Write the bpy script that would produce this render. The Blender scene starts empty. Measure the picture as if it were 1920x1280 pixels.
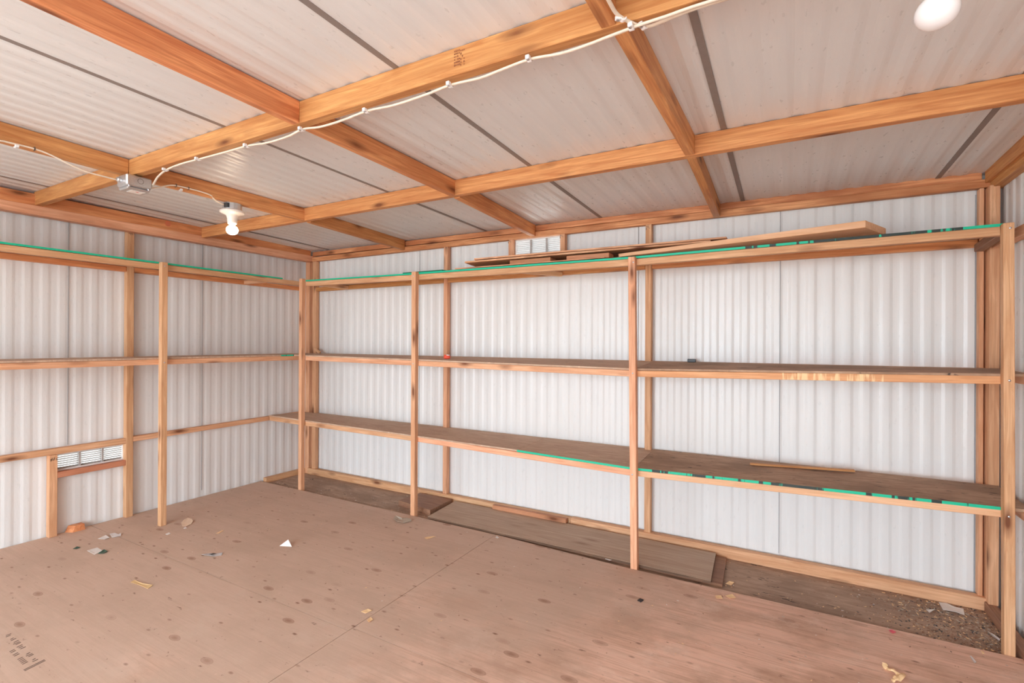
import bpy, bmesh, math, random
from mathutils import Vector, Matrix, noise

C = bpy.context.scene.collection
SC = bpy.context.scene
random.seed(7)

# ------------------------------------------------------------------ camera
cam = bpy.data.cameras.new('camera'); camo = bpy.data.objects.new('camera', cam); C.objects.link(camo)
cam.sensor_width = 36; cam.lens = 36*927/1920; cam.clip_start = 0.02
YAW, PITCH, ROLL = -0.5112, 0.0008, 0.0050
fwd = Vector((math.sin(YAW), math.cos(YAW), 0)); rgt = Vector((math.cos(YAW), -math.sin(YAW), 0)); up = Vector((0, 0, 1))
f2 = fwd*math.cos(PITCH)+up*math.sin(PITCH); u2 = -fwd*math.sin(PITCH)+up*math.cos(PITCH)
r3 = rgt*math.cos(ROLL)+u2*math.sin(ROLL); u3 = -rgt*math.sin(ROLL)+u2*math.cos(ROLL)
camo.matrix_world = Matrix(((r3.x, u3.x, -f2.x, 0), (r3.y, u3.y, -f2.y, 0), (r3.z, u3.z, -f2.z, 1.262), (0, 0, 0, 1)))
SC.camera = camo

# ------------------------------------------------------------------ light and exposure
W = bpy.data.worlds.new('overcast_sky'); SC.world = W; W.use_nodes = True
bgn = W.node_tree.nodes['Background']; bgn.inputs[0].default_value = (0.865, 0.98, 1.08, 1); bgn.inputs[1].default_value = 10.3
SC.view_settings.view_transform = 'Standard'; SC.view_settings.look = 'None'
SC.view_settings.gamma = 1; SC.view_settings.use_curve_mapping = False
SC.view_settings.exposure = 0.0
SC.cycles.max_bounces = 16; SC.cycles.diffuse_bounces = 12; SC.cycles.sample_clamp_indirect = 10
SC.cycles.caustics_reflective = False; SC.cycles.caustics_refractive = False

# ------------------------------------------------------------------ tags
def tag(o, label=None, cat=None, group=None, kind=None):
    if label: o['label'] = label
    if cat: o['category'] = cat
    if group: o['group'] = group
    if kind: o['kind'] = kind
    return o
def thing(name, label, cat, loc=(0, 0, 0), group=None):
    o = bpy.data.objects.new(name, None); C.objects.link(o); o.location = loc
    o.empty_display_size = 0.05
    return tag(o, label, cat, group)
def link(name, bm, mat, parent=None, loc=None, smooth=False):
    me = bpy.data.meshes.new(name); bmesh.ops.recalc_face_normals(bm, faces=bm.faces); bm.to_mesh(me); bm.free()
    o = bpy.data.objects.new(name, me); C.objects.link(o)
    me.materials.append(mat)
    if smooth:
        for p in me.polygons: p.use_smooth = True
    if loc is not None: o.location = loc
    if parent is not None:
        o.parent = parent
        o.location = Vector(o.location)-Vector(world_loc(parent))
    return o
def world_loc(o):
    v = Vector(o.location)
    while o.parent: o = o.parent; v += Vector(o.location)
    return v

# ------------------------------------------------------------------ materials
class NT:
    def __init__(s, name):
        s.m = bpy.data.materials.new(name); s.m.use_nodes = True; s.t = s.m.node_tree; s.n = s.t.nodes
        s.b = s.n['Principled BSDF']
    def new(s, typ, **kw):
        n = s.n.new(typ)
        for k, v in kw.items():
            if hasattr(n, k): setattr(n, k, v)
            else: n.inputs[k.replace('_', ' ')].default_value = v
        return n
    def L(s, a, b): s.t.links.new(a, b)
    def math(s, op, a, b=None):
        n = s.n.new('ShaderNodeMath'); n.operation = op
        for i, v in enumerate((a, b)):
            if v is None: continue
            if isinstance(v, (int, float)): n.inputs[i].default_value = v
            else: s.L(v, n.inputs[i])
        return n.outputs[0]
    def mix(s, fac, a, b, mode='MIX'):
        n = s.n.new('ShaderNodeMix'); n.data_type = 'RGBA'; n.blend_type = mode
        for i, v in ((0, fac), (6, a), (7, b)):
            if isinstance(v, (int, float)): n.inputs[i].default_value = v
            elif isinstance(v, tuple): n.inputs[i].default_value = (*v, 1)
            else: s.L(v, n.inputs[i])
        return n.outputs[2]
    def ramp(s, fac, stops):
        n = s.n.new('ShaderNodeValToRGB'); e = n.color_ramp.elements
        while len(e) < len(stops): e.new(0.5)
        for i, (p, c) in enumerate(stops): e[i].position = p; e[i].color = (c, c, c, 1) if isinstance(c, (int, float)) else (*c, 1)
        s.L(fac, n.inputs[0]); return n.outputs[0]
    def coords(s, scale, rnd=True, kind='Object'):
        tc = s.n.new('ShaderNodeTexCoord'); mp = s.n.new('ShaderNodeMapping'); mp.inputs['Scale'].default_value = scale
        src = tc.outputs[kind]
        if rnd:
            oi = s.n.new('ShaderNodeObjectInfo'); va = s.n.new('ShaderNodeVectorMath'); va.operation = 'SCALE'
            cx = s.n.new('ShaderNodeCombineXYZ')
            for i in range(3): cx.inputs[i].default_value = (37, 5.3, 3.1)[i]
            s.L(cx.outputs[0], va.inputs[0]); s.L(oi.outputs['Random'], va.inputs['Scale'])
            ad = s.n.new('ShaderNodeVectorMath'); ad.operation = 'ADD'; s.L(src, ad.inputs[0]); s.L(va.outputs[0], ad.inputs[1]); src = ad.outputs[0]
            s.rand = oi.outputs['Random']
        s.L(src, mp.inputs[0]); return mp.outputs[0]
    def noise(s, vec, scale, detail=4, rough=0.5, dist=0.0):
        n = s.new('ShaderNodeTexNoise'); n.inputs['Scale'].default_value = scale; n.inputs['Detail'].default_value = detail
        n.inputs['Roughness'].default_value = rough; n.inputs['Distortion'].default_value = dist
        s.L(vec, n.inputs['Vector']); return n.outputs['Fac']
    def bump(s, h, strength, dist=0.002):
        b = s.new('ShaderNodeBump'); b.inputs['Strength'].default_value = strength; b.inputs['Distance'].default_value = dist
        s.L(h, b.inputs['Height']); s.L(b.outputs[0], s.b.inputs['Normal'])

def mul(c, k): return tuple(min(1, x*k) for x in c)
def wood(name, light, dark, knot=(0.16, 0.05, 0.02), rough=0.6, knots=1.0, streak=None, blotch=0.35):
    s = NT(name)
    v = s.coords((1.0, 16, 16)); v2 = s.coords((2.6, 9, 9)); v3 = s.coords((1.2, 3, 3))
    g = s.noise(v, 3.2, 6, 0.6, 0.9)
    fac = s.ramp(g, [(0.36, 0.0), (0.66, 1.0)])
    col = s.mix(fac, dark, light)
    w = s.new('ShaderNodeTexWave'); w.bands_direction = 'Y'; w.inputs['Scale'].default_value = 2.2; w.inputs['Distortion'].default_value = 7
    w.inputs['Detail'].default_value = 2; w.inputs['Detail Scale'].default_value = 0.7
    s.L(s.coords((0.9, 10, 10)), w.inputs['Vector'])
    col = s.mix(s.math('MULTIPLY', s.ramp(w.outputs['Fac'], [(0.0, 1.0), (0.35, 0.0)]), 0.22), col, mul(dark, 0.72))
    fg = s.noise(s.coords((1.4, 70, 70)), 3.0, 3, 0.6)
    col = s.mix(s.math('MULTIPLY', s.ramp(fg, [(0.48, 0.0), (0.66, 1.0)]), 0.4), col, mul(dark, 0.85))
    b = s.noise(v3, 2.0, 3, 0.5)
    col = s.mix(s.math('MULTIPLY', s.ramp(b, [(0.42, 0.0), (0.68, 1.0)]), blotch), col, mul(dark, 0.8))
    # board to board variation
    hv = s.new('ShaderNodeHueSaturation')
    s.L(s.math('ADD', s.math('MULTIPLY', s.rand, 0.22), 0.88), hv.inputs['Value'])
    s.L(s.math('ADD', s.math('MULTIPLY', s.rand, -0.016), 0.508), hv.inputs['Hue'])
    s.L(col, hv.inputs['Color']); col = hv.outputs[0]
    # knots
    vo = s.new('ShaderNodeTexVoronoi'); vo.inputs['Scale'].default_value = 1.15; s.L(v2, vo.inputs['Vector'])
    d = s.math('ADD', vo.outputs['Distance'], s.math('MULTIPLY', s.noise(v2, 6, 2), 0.08))
    k = s.ramp(d, [(0.10, 1.0), (0.17, 0.5), (0.28, 0.0)])
    col = s.mix(s.math('MULTIPLY', k, 0.95*knots), col, knot)
    if streak:
        x0, x1, pale = streak
        tc = s.new('ShaderNodeTexCoord'); sp = s.new('ShaderNodeSeparateXYZ'); s.L(tc.outputs['Object'], sp.inputs[0])
        inr = s.math('MULTIPLY', s.math('GREATER_THAN', sp.outputs[0], x0), s.math('LESS_THAN', sp.outputs[0], x1))
        nn = s.noise(s.coords((22, 1.5, 3), rnd=False), 1.4, 3, 0.6)
        col = s.mix(s.math('MULTIPLY', inr, s.ramp(nn, [(0.47, 0.0), (0.55, 0.85)])), col, pale)
    s.L(col, s.b.inputs['Base Color']); s.b.inputs['Roughness'].default_value = rough
    s.b.inputs['Specular IOR Level'].default_value = 0.3
    s.bump(g, 0.25, 0.001)
    return s.m

M = {}
M['fir'] = wood('ceiling_timber', (0.82, 0.41, 0.17), (0.56, 0.21, 0.075), rough=0.5)
M['firrough'] = wood('rough_plate_timber', (0.84, 0.45, 0.21), (0.50, 0.19, 0.07), blotch=0.9)
M['pine'] = wood('shelf_timber', (0.87, 0.515, 0.31), (0.66, 0.325, 0.17), rough=0.6)
M['pinestain'] = wood('stained_rail_timber', (0.78, 0.45, 0.22), (0.62, 0.31, 0.13), streak=(-0.05, 0.36, (0.92, 0.68, 0.38)))
M['palepine'] = wood('pale_timber', (0.82, 0.54, 0.33), (0.70, 0.41, 0.22), knots=0.6)
M['redpine'] = wood('reddish_offcut_timber', (0.66, 0.32, 0.18), (0.48, 0.20, 0.10), blotch=0.5)
M['greyply'] = wood('weathered_plywood', (0.54, 0.40, 0.29), (0.42, 0.29, 0.20), knots=0.5)
M['darkedge'] = wood('dark_plywood_edge', (0.20, 0.11, 0.065), (0.11, 0.06, 0.035), knots=0.2)
M['oldwood'] = wood('old_brown_timber', (0.40, 0.22, 0.13), (0.26, 0.13, 0.08), knots=0.5)

def panel_mat(name, base, dirt, grain_axis):
    s = NT(name)
    sc = (1, 1, 0.12) if grain_axis == 'z' else (1, 0.12, 1)
    v = s.coords(sc, rnd=False)
    a = s.noise(v, 14, 4, 0.6); b = s.noise(s.coords((1, 1, 1), rnd=False), 1.3, 3)
    col = s.mix(s.ramp(a, [(0.35, 0.0), (0.7, 1.0)]), mul(base, 0.96), base)
    col = s.mix(s.math('MULTIPLY', s.ramp(b, [(0.4, 0.0), (0.75, 1.0)]), 0.35), col, dirt)
    s.L(col, s.b.inputs['Base Color'])
    s.L(s.math('ADD', s.math('MULTIPLY', s.noise(s.coords((1, 1, 0.35) if grain_axis == 'z' else (1, 0.35, 1), rnd=False), 60, 3), 0.35), 0.16), s.b.inputs['Roughness'])
    s.bump(s.noise(s.coords((1, 1, 0.3) if grain_axis == 'z' else (1, 0.3, 1), rnd=False), 70, 4, 0.65), 0.4 if grain_axis == 'z' else 0.04, 0.002)
    return s.m
M['panel'] = panel_mat('white_corrugated_wall_panel', (0.79, 0.795, 0.785), (0.70, 0.68, 0.65), 'z')
M['ceil'] = panel_mat('white_corrugated_roof_panel', (0.765, 0.795, 0.81), (0.70, 0.67, 0.65), 'y')

def plain(name, col, rough=0.6, metal=0.0, spec=0.5, var=0.12, vs=40):
    s = NT(name)
    n = s.noise(s.coords((1, 1, 1), rnd=False), vs, 3)
    s.L(s.mix(n, mul(col, 1-var), mul(col, 1+var)), s.b.inputs['Base Color'])
    s.b.inputs['Roughness'].default_value = rough; s.b.inputs['Metallic'].default_value = metal
    s.b.inputs['Specular IOR Level'].default_value = spec
    return s.m
M['seam'] = plain('brown_seam_strip', (0.25, 0.215, 0.20), 0.5)
M['joint'] = plain('grey_panel_joint', (0.33, 0.33, 0.34), 0.6)
M['ventw'] = plain('white_vent_plastic', (0.84, 0.80, 0.77), 0.45)
M['slat'] = plain('greyed_vent_slat_plastic', (0.42, 0.40, 0.385), 0.5)  # white slats: shade painted in as grey to damp outdoor glare; dividers share it
M['slatb'] = plain('white_vent_slat_plastic', (0.60, 0.59, 0.58), 0.5)  # same glare-damping grey, lighter for the back vent's white slats
M['redstain'] = plain('red_stain', (0.62, 0.17, 0.08), 0.6)
M['tealdeep'] = plain('dark_green_paint', (0.0, 0.20, 0.10), 0.6)
M['cable'] = plain('cream_cable_jacket', (0.80, 0.72, 0.60), 0.45)
M['clip'] = plain('white_clip_plastic', (0.86, 0.87, 0.88), 0.35)
M['nail'] = plain('steel_nail', (0.6, 0.6, 0.62), 0.3, 1.0)
M['staple'] = plain('dark_staple_steel', (0.16, 0.13, 0.11), 0.4, 0.8)
M['galv'] = plain('galvanised_steel', (0.66, 0.68, 0.70), 0.32, 0.85, vs=120)
M['dark'] = plain('dark_recess', (0.05, 0.05, 0.055), 0.6)
M['porc'] = plain('cream_porcelain', (0.80, 0.74, 0.68), 0.3)
M['labelw'] = plain('white_label_paper', (0.86, 0.83, 0.79), 0.5)
M['labelr'] = plain('red_label_print', (0.75, 0.12, 0.14), 0.5)
M['paper'] = plain('white_paper', (0.80, 0.76, 0.72), 0.7)
M['card'] = plain('cream_card', (0.78, 0.58, 0.42), 0.7)
M['chip'] = plain('pale_wood_shaving', (0.86, 0.60, 0.33), 0.7)
M['tan'] = plain('tan_strip', (0.72, 0.50, 0.25), 0.7)
M['greenb'] = plain('dark_green_scrap', (0.03, 0.09, 0.06), 0.6)
M['red'] = plain('red_plastic', (0.85, 0.10, 0.05), 0.4)
M['pinkp'] = plain('pink_petal', (0.75, 0.12, 0.16), 0.6)
M['black'] = plain('black_plastic', (0.02, 0.02, 0.025), 0.4)
M['foil'] = plain('silver_foil', (0.75, 0.74, 0.75), 0.3, 0.6)
M['leafg'] = plain('grey_dry_leaf', (0.48, 0.42, 0.34), 0.8)
M['outside'] = plain('pale_gravel_ground', (0.62, 0.57, 0.50), 0.9, vs=8)
M['ink'] = plain('faded_black_ink', (0.13, 0.09, 0.07), 0.8)
M['inkl'] = plain('faded_brown_ink', (0.30, 0.11, 0.05), 0.8)
s = NT('bulb_off_glass'); s.b.inputs['Base Color'].default_value = (0.85, 0.85, 0.86, 1); s.b.inputs['Roughness'].default_value = 0.25; M['bulboff'] = s.m
s = NT('bulb_lit_glass'); s.b.inputs['Base Color'].default_value = (1, 0.95, 0.88, 1)
s.b.inputs['Emission Color'].default_value = (1, 0.78, 0.55, 1); s.b.inputs['Emission Strength'].default_value = 26; M['bulbon'] = s.m

def teal(name, dark):
    s = NT(name)
    v = s.coords((1, 0.1, 0.1)); n = s.noise(v, 26, 3, 0.6); n2 = s.noise(v, 2.2, 2)
    m = s.ramp(s.math('ADD', n, s.math('MULTIPLY', n2, 0.6)), [(0.80-dark*0.28, 0.0), (0.84-dark*0.28, 1.0)])
    s.L(s.mix(m, (0.0, 0.50, 0.29), (0.015, 0.03, 0.025)), s.b.inputs['Base Color'])
    s.b.inputs['Roughness'].default_value = 0.5
    return s.m
M['teal'] = teal('green_edge_paint', -1.3)
M['tealdark'] = teal('green_edge_paint_worn', 0.08)

def board_top(name, base, dark, spots, amount=0.5):
    s = NT(name)
    v = s.coords((2.2, 14, 4)); a = s.noise(v, 3.5, 6, 0.65, 0.6)
    col = s.mix(s.ramp(a, [(0.38, 0.0), (0.62, 1.0)]), dark, base)
    b = s.noise(s.coords((1, 2, 1)), 2.4, 4, 0.6)
    col = s.mix(s.math('MULTIPLY', s.ramp(b, [(0.46, 0.0), (0.62, 1.0)]), amount), col, mul(dark, 0.7))
    f = s.noise(s.coords((8, 34, 8)), 3, 3, 0.6)
    col = s.mix(s.math('MULTIPLY', s.ramp(f, [(0.60, 0.0), (0.72, 1.0)]), 0.4), col, mul(base, 1.35))
    c = s.noise(s.coords((9, 26, 9)), 1.1, 3, 0.7)
    col = s.mix(s.ramp(c, [(0.66-spots, 0.0), (0.70-spots, 0.9)]), col, (0.05, 0.03, 0.025))
    s.L(col, s.b.inputs['Base Color']); s.b.inputs['Roughness'].default_value = 0.8
    s.bump(a, 0.3, 0.002); return s.m
M['osb'] = board_top('particle_board', (0.60, 0.43, 0.31), (0.47, 0.31, 0.215), -0.05, 0.25)
M['osbdark'] = board_top('stained_particle_board', (0.50, 0.33, 0.22), (0.36, 0.22, 0.14), 0.025, 0.7)

def floor_mat():
    s = NT('dusty_pink_plywood')
    v = s.coords((1, 1, 1), rnd=False)
    vg = s.coords((0.55, 5.5, 1), rnd=False)
    base, dk, lt = (0.80, 0.53, 0.405), (0.64, 0.39, 0.28), (0.84, 0.62, 0.50)
    a = s.noise(vg, 3.0, 7, 0.62, 1.2)
    col = s.mix(s.ramp(a, [(0.30, 0.0), (0.52, 1.0)]), dk, base)
    col = s.mix(s.math('MULTIPLY', s.ramp(a, [(0.55, 0.0), (0.75, 1.0)]), 0.6), col, lt)
    g2 = s.noise(s.coords((0.8, 26, 1), rnd=False), 2.6, 5, 0.65, 1.5)
    col = s.mix(s.math('MULTIPLY', s.ramp(g2, [(0.47, 0.0), (0.66, 1.0)]), 0.38), col, (0.36, 0.19, 0.12))
    bl = s.noise(s.coords((1, 1.6, 1), rnd=False), 2.3, 5, 0.65)
    col = s.mix(s.math('MULTIPLY', s.ramp(bl, [(0.46, 0.0), (0.62, 1.0)]), 0.6), col, (0.42, 0.25, 0.17))
    bl2 = s.noise(s.coords((1, 1.3, 1), rnd=False), 3.7, 6, 0.7)
    col = s.mix(s.math('MULTIPLY', s.ramp(bl2, [(0.54, 0.0), (0.68, 1.0)]), 0.45), col, (0.86, 0.68, 0.56))
    # dusty grey traffic area towards the left and back
    sp = s.new('ShaderNodeSeparateXYZ'); s.L(v, sp.inputs[0])
    d = s.math('ADD', s.math('MULTIPLY', sp.outputs[0], -0.22), s.math('MULTIPLY', sp.outputs[1], 0.10))
    d = s.math('ADD', d, s.math('MULTIPLY', s.noise(v, 1.1, 4, 0.6), 1.0))
    col = s.mix(s.math('MULTIPLY', s.ramp(d, [(0.75, 0.0), (1.6, 1.0)]), 0.75), col, (0.55, 0.41, 0.32))
    # fine dust speckles
    n = s.noise(v, 85, 4, 0.7)
    col = s.mix(s.math('MULTIPLY', s.ramp(n, [(0.62, 0.0), (0.72, 1.0)]), 0.35), col, lt)
    n = s.noise(s.coords((0.7, 1.6, 1), rnd=False), 22, 5, 0.7)
    col = s.mix(s.ramp(n, [(0.63, 0.0), (0.71, 0.8)]), col, (0.17, 0.085, 0.055))
    # football plugs and knots
    for sc, off, amt, kc in ((3.1, 0.0, 0.85, (0.30, 0.155, 0.10)), (5.3, 3.7, 0.9, (0.22, 0.105, 0.065))):
        mp = s.new('ShaderNodeMapping'); mp.inputs['Scale'].default_value = (1, 2.2, 1); mp.inputs['Location'].default_value = (off, off, 0)
        s.L(v, mp.inputs[0])
        vo = s.new('ShaderNodeTexVoronoi'); vo.voronoi_dimensions = '2D'; vo.inputs['Scale'].default_value = sc; s.L(mp.outputs[0], vo.inputs['Vector'])
        cs = s.new('ShaderNodeSeparateColor'); s.L(vo.outputs['Color'], cs.inputs[0])
        sel = s.math('MULTIPLY', s.math('GREATER_THAN', cs.outputs[0], 0.62), cs.outputs[1])
        k = s.ramp(vo.outputs['Distance'], [(0.03, 1.0), (0.085, 0.55), (0.10, 0.85), (0.115, 0.0)] if off == 0 else [(0.03, 1.0), (0.09, 0.0)])
        col = s.mix(s.math('MULTIPLY', s.math('MULTIPLY', k, sel), amt), col, kc)
    s.L(col, s.b.inputs['Base Color']); s.b.inputs['Roughness'].default_value = 0.75; s.b.inputs['Specular IOR Level'].default_value = 0.25
    s.bump(a, 0.2, 0.002); return s.m
M['floor'] = floor_mat()
M['dirt'] = board_top('dirty_old_subfloor', (0.46, 0.32, 0.23), (0.33, 0.215, 0.15), 0.0, 0.6)

# ------------------------------------------------------------------ shape helpers
def box_bm(sx, sy, sz, bev=0.0015, center=True, bm=None, off=(0, 0, 0)):
    bm = bm or bmesh.new()
    r = bmesh.ops.create_cube(bm, size=1)
    vs = r['verts']
    for v in vs: v.co = Vector((v.co.x*sx+off[0], v.co.y*sy+off[1], v.co.z*sz+off[2]))
    if bev:
        es = list({e for v in vs for e in v.link_edges})
        bmesh.ops.bevel(bm, geom=es, offset=bev, segments=1, affect='EDGES')
    return bm
def board(name, A, B, w, h, mat, parent=None, bev=0.002, label=None, cat=None, group=None, kind=None):
    """straight timber from A to B (centre line); w = width across (level), h = height; long side is local X"""
    A = Vector(A); B = Vector(B); d = B-A; L = d.length; x = d.normalized()
    ref = Vector((0, 0, 1)) if abs(x.z) < 0.9 else Vector((0, 1, 0))
    y = ref.cross(x).normalized(); z = x.cross(y)
    bm = bmesh.new(); box_bm(L, w, h, bev, bm=bm)
    o = link(name, bm, mat)
    o.matrix_world = Matrix(((x.x, y.x, z.x, 0), (x.y, y.y, z.y, 0), (x.z, y.z, z.z, 0), (0, 0, 0, 1)))
    m = (A+B)/2
    o.location = m
    if parent is not None:
        o.parent = parent; o.location = m-world_loc(parent)
    return tag(o, label, cat, group, kind)
def upright(name, x0, x1, y0, y1, z0, z1, mat, parent=None, **kw):
    # vertical timber; local X is up
    cx, cy = (x0+x1)/2, (y0+y1)/2
    return board(name, (cx, cy, z0), (cx, cy, z1), abs(x1-x0), abs(y1-y0), mat, parent, **kw)
def slab(name, x0, x1, y0, y1, z0, z1, mat, parent=None, bev=0.001, **kw):
    bm = box_bm(x1-x0, y1-y0, z1-z0, bev)
    o = link(name, bm, mat, loc=((x0+x1)/2, (y0+y1)/2, (z0+z1)/2))
    if parent is not None: o.parent = parent; o.location = Vector(o.location)-world_loc(parent)
    return tag(o, **kw) if kw else o
def hull8(name, pts, mat, parent=None):
    """box with eight given corners: bottom four then top four, both in the same turn"""
    c = sum((Vector(p) for p in pts), Vector())/8
    bm = bmesh.new(); v = [bm.verts.new(Vector(p)-c) for p in pts]
    for f in ((0, 1, 2, 3), (4, 5, 6, 7), (0, 1, 5, 4), (1, 2, 6, 5), (2, 3, 7, 6), (3, 0, 4, 7)): bm.faces.new([v[i] for i in f])
    bmesh.ops.recalc_face_normals(bm, faces=bm.faces)
    bmesh.ops.bevel(bm, geom=list(bm.edges), offset=0.001, segments=1, affect='EDGES')
    o = link(name, bm, mat, loc=c)
    if parent is not None: o.parent = parent; o.location = c-world_loc(parent)
    return o
def tube_bm(pts, r, seg=8, flat=1.0):
    bm = bmesh.new(); rings = []; P = [Vector(p) for p in pts]
    # smooth path
    Q = []
    for i in range(len(P)-1):
        p0 = P[max(i-1, 0)]; p1 = P[i]; p2 = P[i+1]; p3 = P[min(i+2, len(P)-1)]
        for k in range(4):
            t = k/4; Q.append(0.5*((2*p1)+(p2-p0)*t+(2*p0-5*p1+4*p2-p3)*t*t+(3*p1-p0-3*p2+p3)*t**3))
    Q.append(P[-1])
    for i, q in enumerate(Q):
        d = (Q[min(i+1, len(Q)-1)]-Q[max(i-1, 0)]).normalized()
        u = Vector((0, 0, 1)); s_ = d.cross(u)
        if s_.length < 1e-3: s_ = Vector((1, 0, 0))
        s_.normalize(); u = s_.cross(d)
        rings.append([bm.verts.new(q+s_*math.cos(2*math.pi*k/seg)*r+u*math.sin(2*math.pi*k/seg)*r*flat) for k in range(seg)])
    for a, b in zip(rings, rings[1:]):
        for k in range(seg): bm.faces.new((a[k], a[(k+1) % seg], b[(k+1) % seg], b[k]))
    bm.faces.new(rings[0]); bm.faces.new(rings[-1])
    return bm
def lathe_bm(prof, seg=28):
    bm = bmesh.new(); rings = []
    for r, z in prof:
        rings.append([bm.verts.new((r*math.cos(2*math.pi*k/seg), r*math.sin(2*math.pi*k/seg), z)) for k in range(seg)] if r > 1e-5 else [bm.verts.new((0, 0, z))])
    for a, b in zip(rings, rings[1:]):
        if len(a) == 1 and len(b) == 1: continue
        for k in range(seg):
            k2 = (k+1) % seg
            if len(a) == 1: bm.faces.new((a[0], b[k], b[k2]))
            elif len(b) == 1: bm.faces.new((a[k], a[k2], b[0]))
            else: bm.faces.new((a[k], a[k2], b[k2], b[k]))
    return bm

# ------------------------------------------------------------------ room shell
XL, YB, XR, YF = -4.152, 3.252, 0.885, -2.6       # mean planes of the panels
def zc(x, y): return 2.095+0.0225*(3.193-y)+0.0065*(0.6-x)
PITCH_C = 0.085
AMP = 0.0026
def prof(t, amp):
    q = math.sin(2*math.pi*t/PITCH_C)*1.7
    return amp*max(-1, min(1, q))
def corrugated_wall(name, axis, pos, a0, a1, z0, z1, amp, sign, holes=()):
    """panel standing along axis ('x' or 'y') at pos; sign = direction of the room"""
    bm = bmesh.new(); th = 0.004
    step = PITCH_C/12; ts = []; t = a0
    cuts = sorted({h[0] for h in holes} | {h[1] for h in holes})
    while t < a1: ts.append(t); t += step
    ts.append(a1)
    ts = sorted(set(ts) | set(cuts))
    zb = sorted({z0, z1} | {h[2] for h in holes} | {h[3] for h in holes})
    def P(t, z, back):
        d = pos+sign*prof(t, amp)-sign*back*th
        return (t, d, z) if axis == 'x' else (d, t, z)
    grid = {}
    for b in (0, 1):
        for i, t in enumerate(ts):
            for j, z in enumerate(zb): grid[b, i, j] = bm.verts.new(P(t, z, b))
    for b in (0, 1):
        for i in range(len(ts)-1):
            for j in range(len(zb)-1):
                mt, mz = (ts[i]+ts[i+1])/2, (zb[j]+zb[j+1])/2
                if any(h[0] < mt < h[1] and h[2] < mz < h[3] for h in holes): continue
                bm.faces.new((grid[b, i, j], grid[b, i+1, j], grid[b, i+1, j+1], grid[b, i, j+1]))
    me_faces = len(bm.faces)
    o = link(name, bm, M['panel']); o['kind'] = 'structure'
    return o
VB = (-1.795, -1.412, 1.862, 2.024)      # back vent opening
VL = (1.346, 1.725, 0.410, 0.522)        # left vent opening
wall_back = corrugated_wall('wall_back', 'x', YB, XL-0.02, XR+0.02, -0.05, 2.2, AMP, -1, [VB])
wall_left = corrugated_wall('wall_left', 'y', XL, YF-0.02, YB+0.02, -0.05, 2.25, AMP*0.62, 1, [VL])
wall_right = corrugated_wall('wall_right', 'y', XR, YF-0.02, YB+0.02, -0.05, 2.25, AMP, -1)
# front wall with the wide doorway the daylight comes through (behind the camera)
wall_front = corrugated_wall('wall_front', 'x', YF, XL-0.02, XR+0.02, -0.05, 2.25, AMP, 1, [(-3.75, 0.55, -0.05, 2.05)])
# joints of the wall panels
for nm, par, a in (('x', wall_back, (-0.048, 0.05, 2.03)), ('x', wall_back, (-0.871, 0.05, 2.03)), ('x', wall_back, (-2.716, 0.05, 2.03)), ('x', wall_back, (0.80, 0.04, 2.0)),
                   ('y', wall_left, (1.412, 0.57, 2.04)), ('y', wall_left, (2.266, 0.05, 2.04))):
    if nm == 'x': o = slab('panel_joint', a[0]-0.0016, a[0]+0.0016, YB-0.0048, YB-0.0018, a[1], a[2], M['joint'], bev=0)
    else: o = slab('panel_joint', XL+0.0018, XL+0.0048, a[0]-0.0016, a[0]+0.0016, a[1], a[2], M['joint'], bev=0)
    o.parent = par
# ceiling
bm = bmesh.new(); OV = 0.45; n = int((XR-XL+2*OV)/(PITCH_C/12)); cols = []  # OV: unseen roof overhang past the walls, added to shade the vent slats
for i in range(n+1):
    x = XL-OV+(XR-XL+2*OV)*i/n
    cols.append([bm.verts.new((x, y, zc(x, y)+0.0025+prof(x, 0.0020)+t_)) for t_ in (0, 0.006) for y in (YF-0.05, YB+OV)])
for a, b in zip(cols, cols[1:]):
    bm.faces.new((a[0], a[1], b[1], b[0])); bm.faces.new((a[2], a[3], b[3], b[2]))
ceiling = link('ceiling', bm, M['ceil']); ceiling['kind'] = 'structure'
for xs, xe in ((-2.12, -2.04), (-1.122, -1.118), (-0.195, -0.243), (0.66, 0.648), (-3.915, -3.80)):
    ys = 0.0
    board('seam_strip', (xs, YF, zc(xs, YF)+0.001), (xe, 3.22, zc(xe, 3.22)+0.001), 0.022, 0.003, M['seam'], ceiling, bev=0)

# floors
def poly_slab(name, pts, z0, z1, mat, parent=None, loc=None):
    bm = bmesh.new()
    b = [bm.verts.new((x, y, z0)) for x, y in pts]; t = [bm.verts.new((x, y, z1)) for x, y in pts]
    bm.faces.new(b[::-1]); bm.faces.new(t)
    for i in range(len(pts)): bm.faces.new((b[i], b[(i+1) % len(pts)], t[(i+1) % len(pts)], t[i]))
    return link(name, bm, mat, parent)
g = slab('ground', -14, 12, -14, 14, -0.30, -0.20, M['outside']); g['kind'] = 'structure'
sub = slab('floor', XL-0.02, XR+0.02, YF-0.02, YB+0.03, -0.20, -0.018, M['dirt'], bev=0); sub['kind'] = 'structure'
SX = -1.672
sheets = [([(XL+0.012, 1.535), (SX-0.0015, 1.535), (SX-0.0015, 2.776), (XL+0.012, 2.776)], 'dusty plywood sheet on the floor under the left shelving post, below the lit bulb'),
          ([(SX+0.0015, 1.56), (XR-0.012, 1.56), (XR-0.012, 2.737), (-0.78, 2.736), (SX+0.0015, 2.776)], 'pinkish plywood floor sheet running in front of the right end of the back shelves'),
          ([(XL+0.012, YF+0.02), (SX-0.0015, YF+0.02), (SX-0.0015, 1.532), (XL+0.012, 1.532)], 'brown plywood floor sheet with black printed ink marks, nearest the small left wall vent'),
          ([(SX+0.0015, YF+0.02), (XR-0.012, YF+0.02), (XR-0.012, 1.557), (SX+0.0015, 1.557)], 'plywood floor sheet nearest the camera at the bottom middle and right')]
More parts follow.
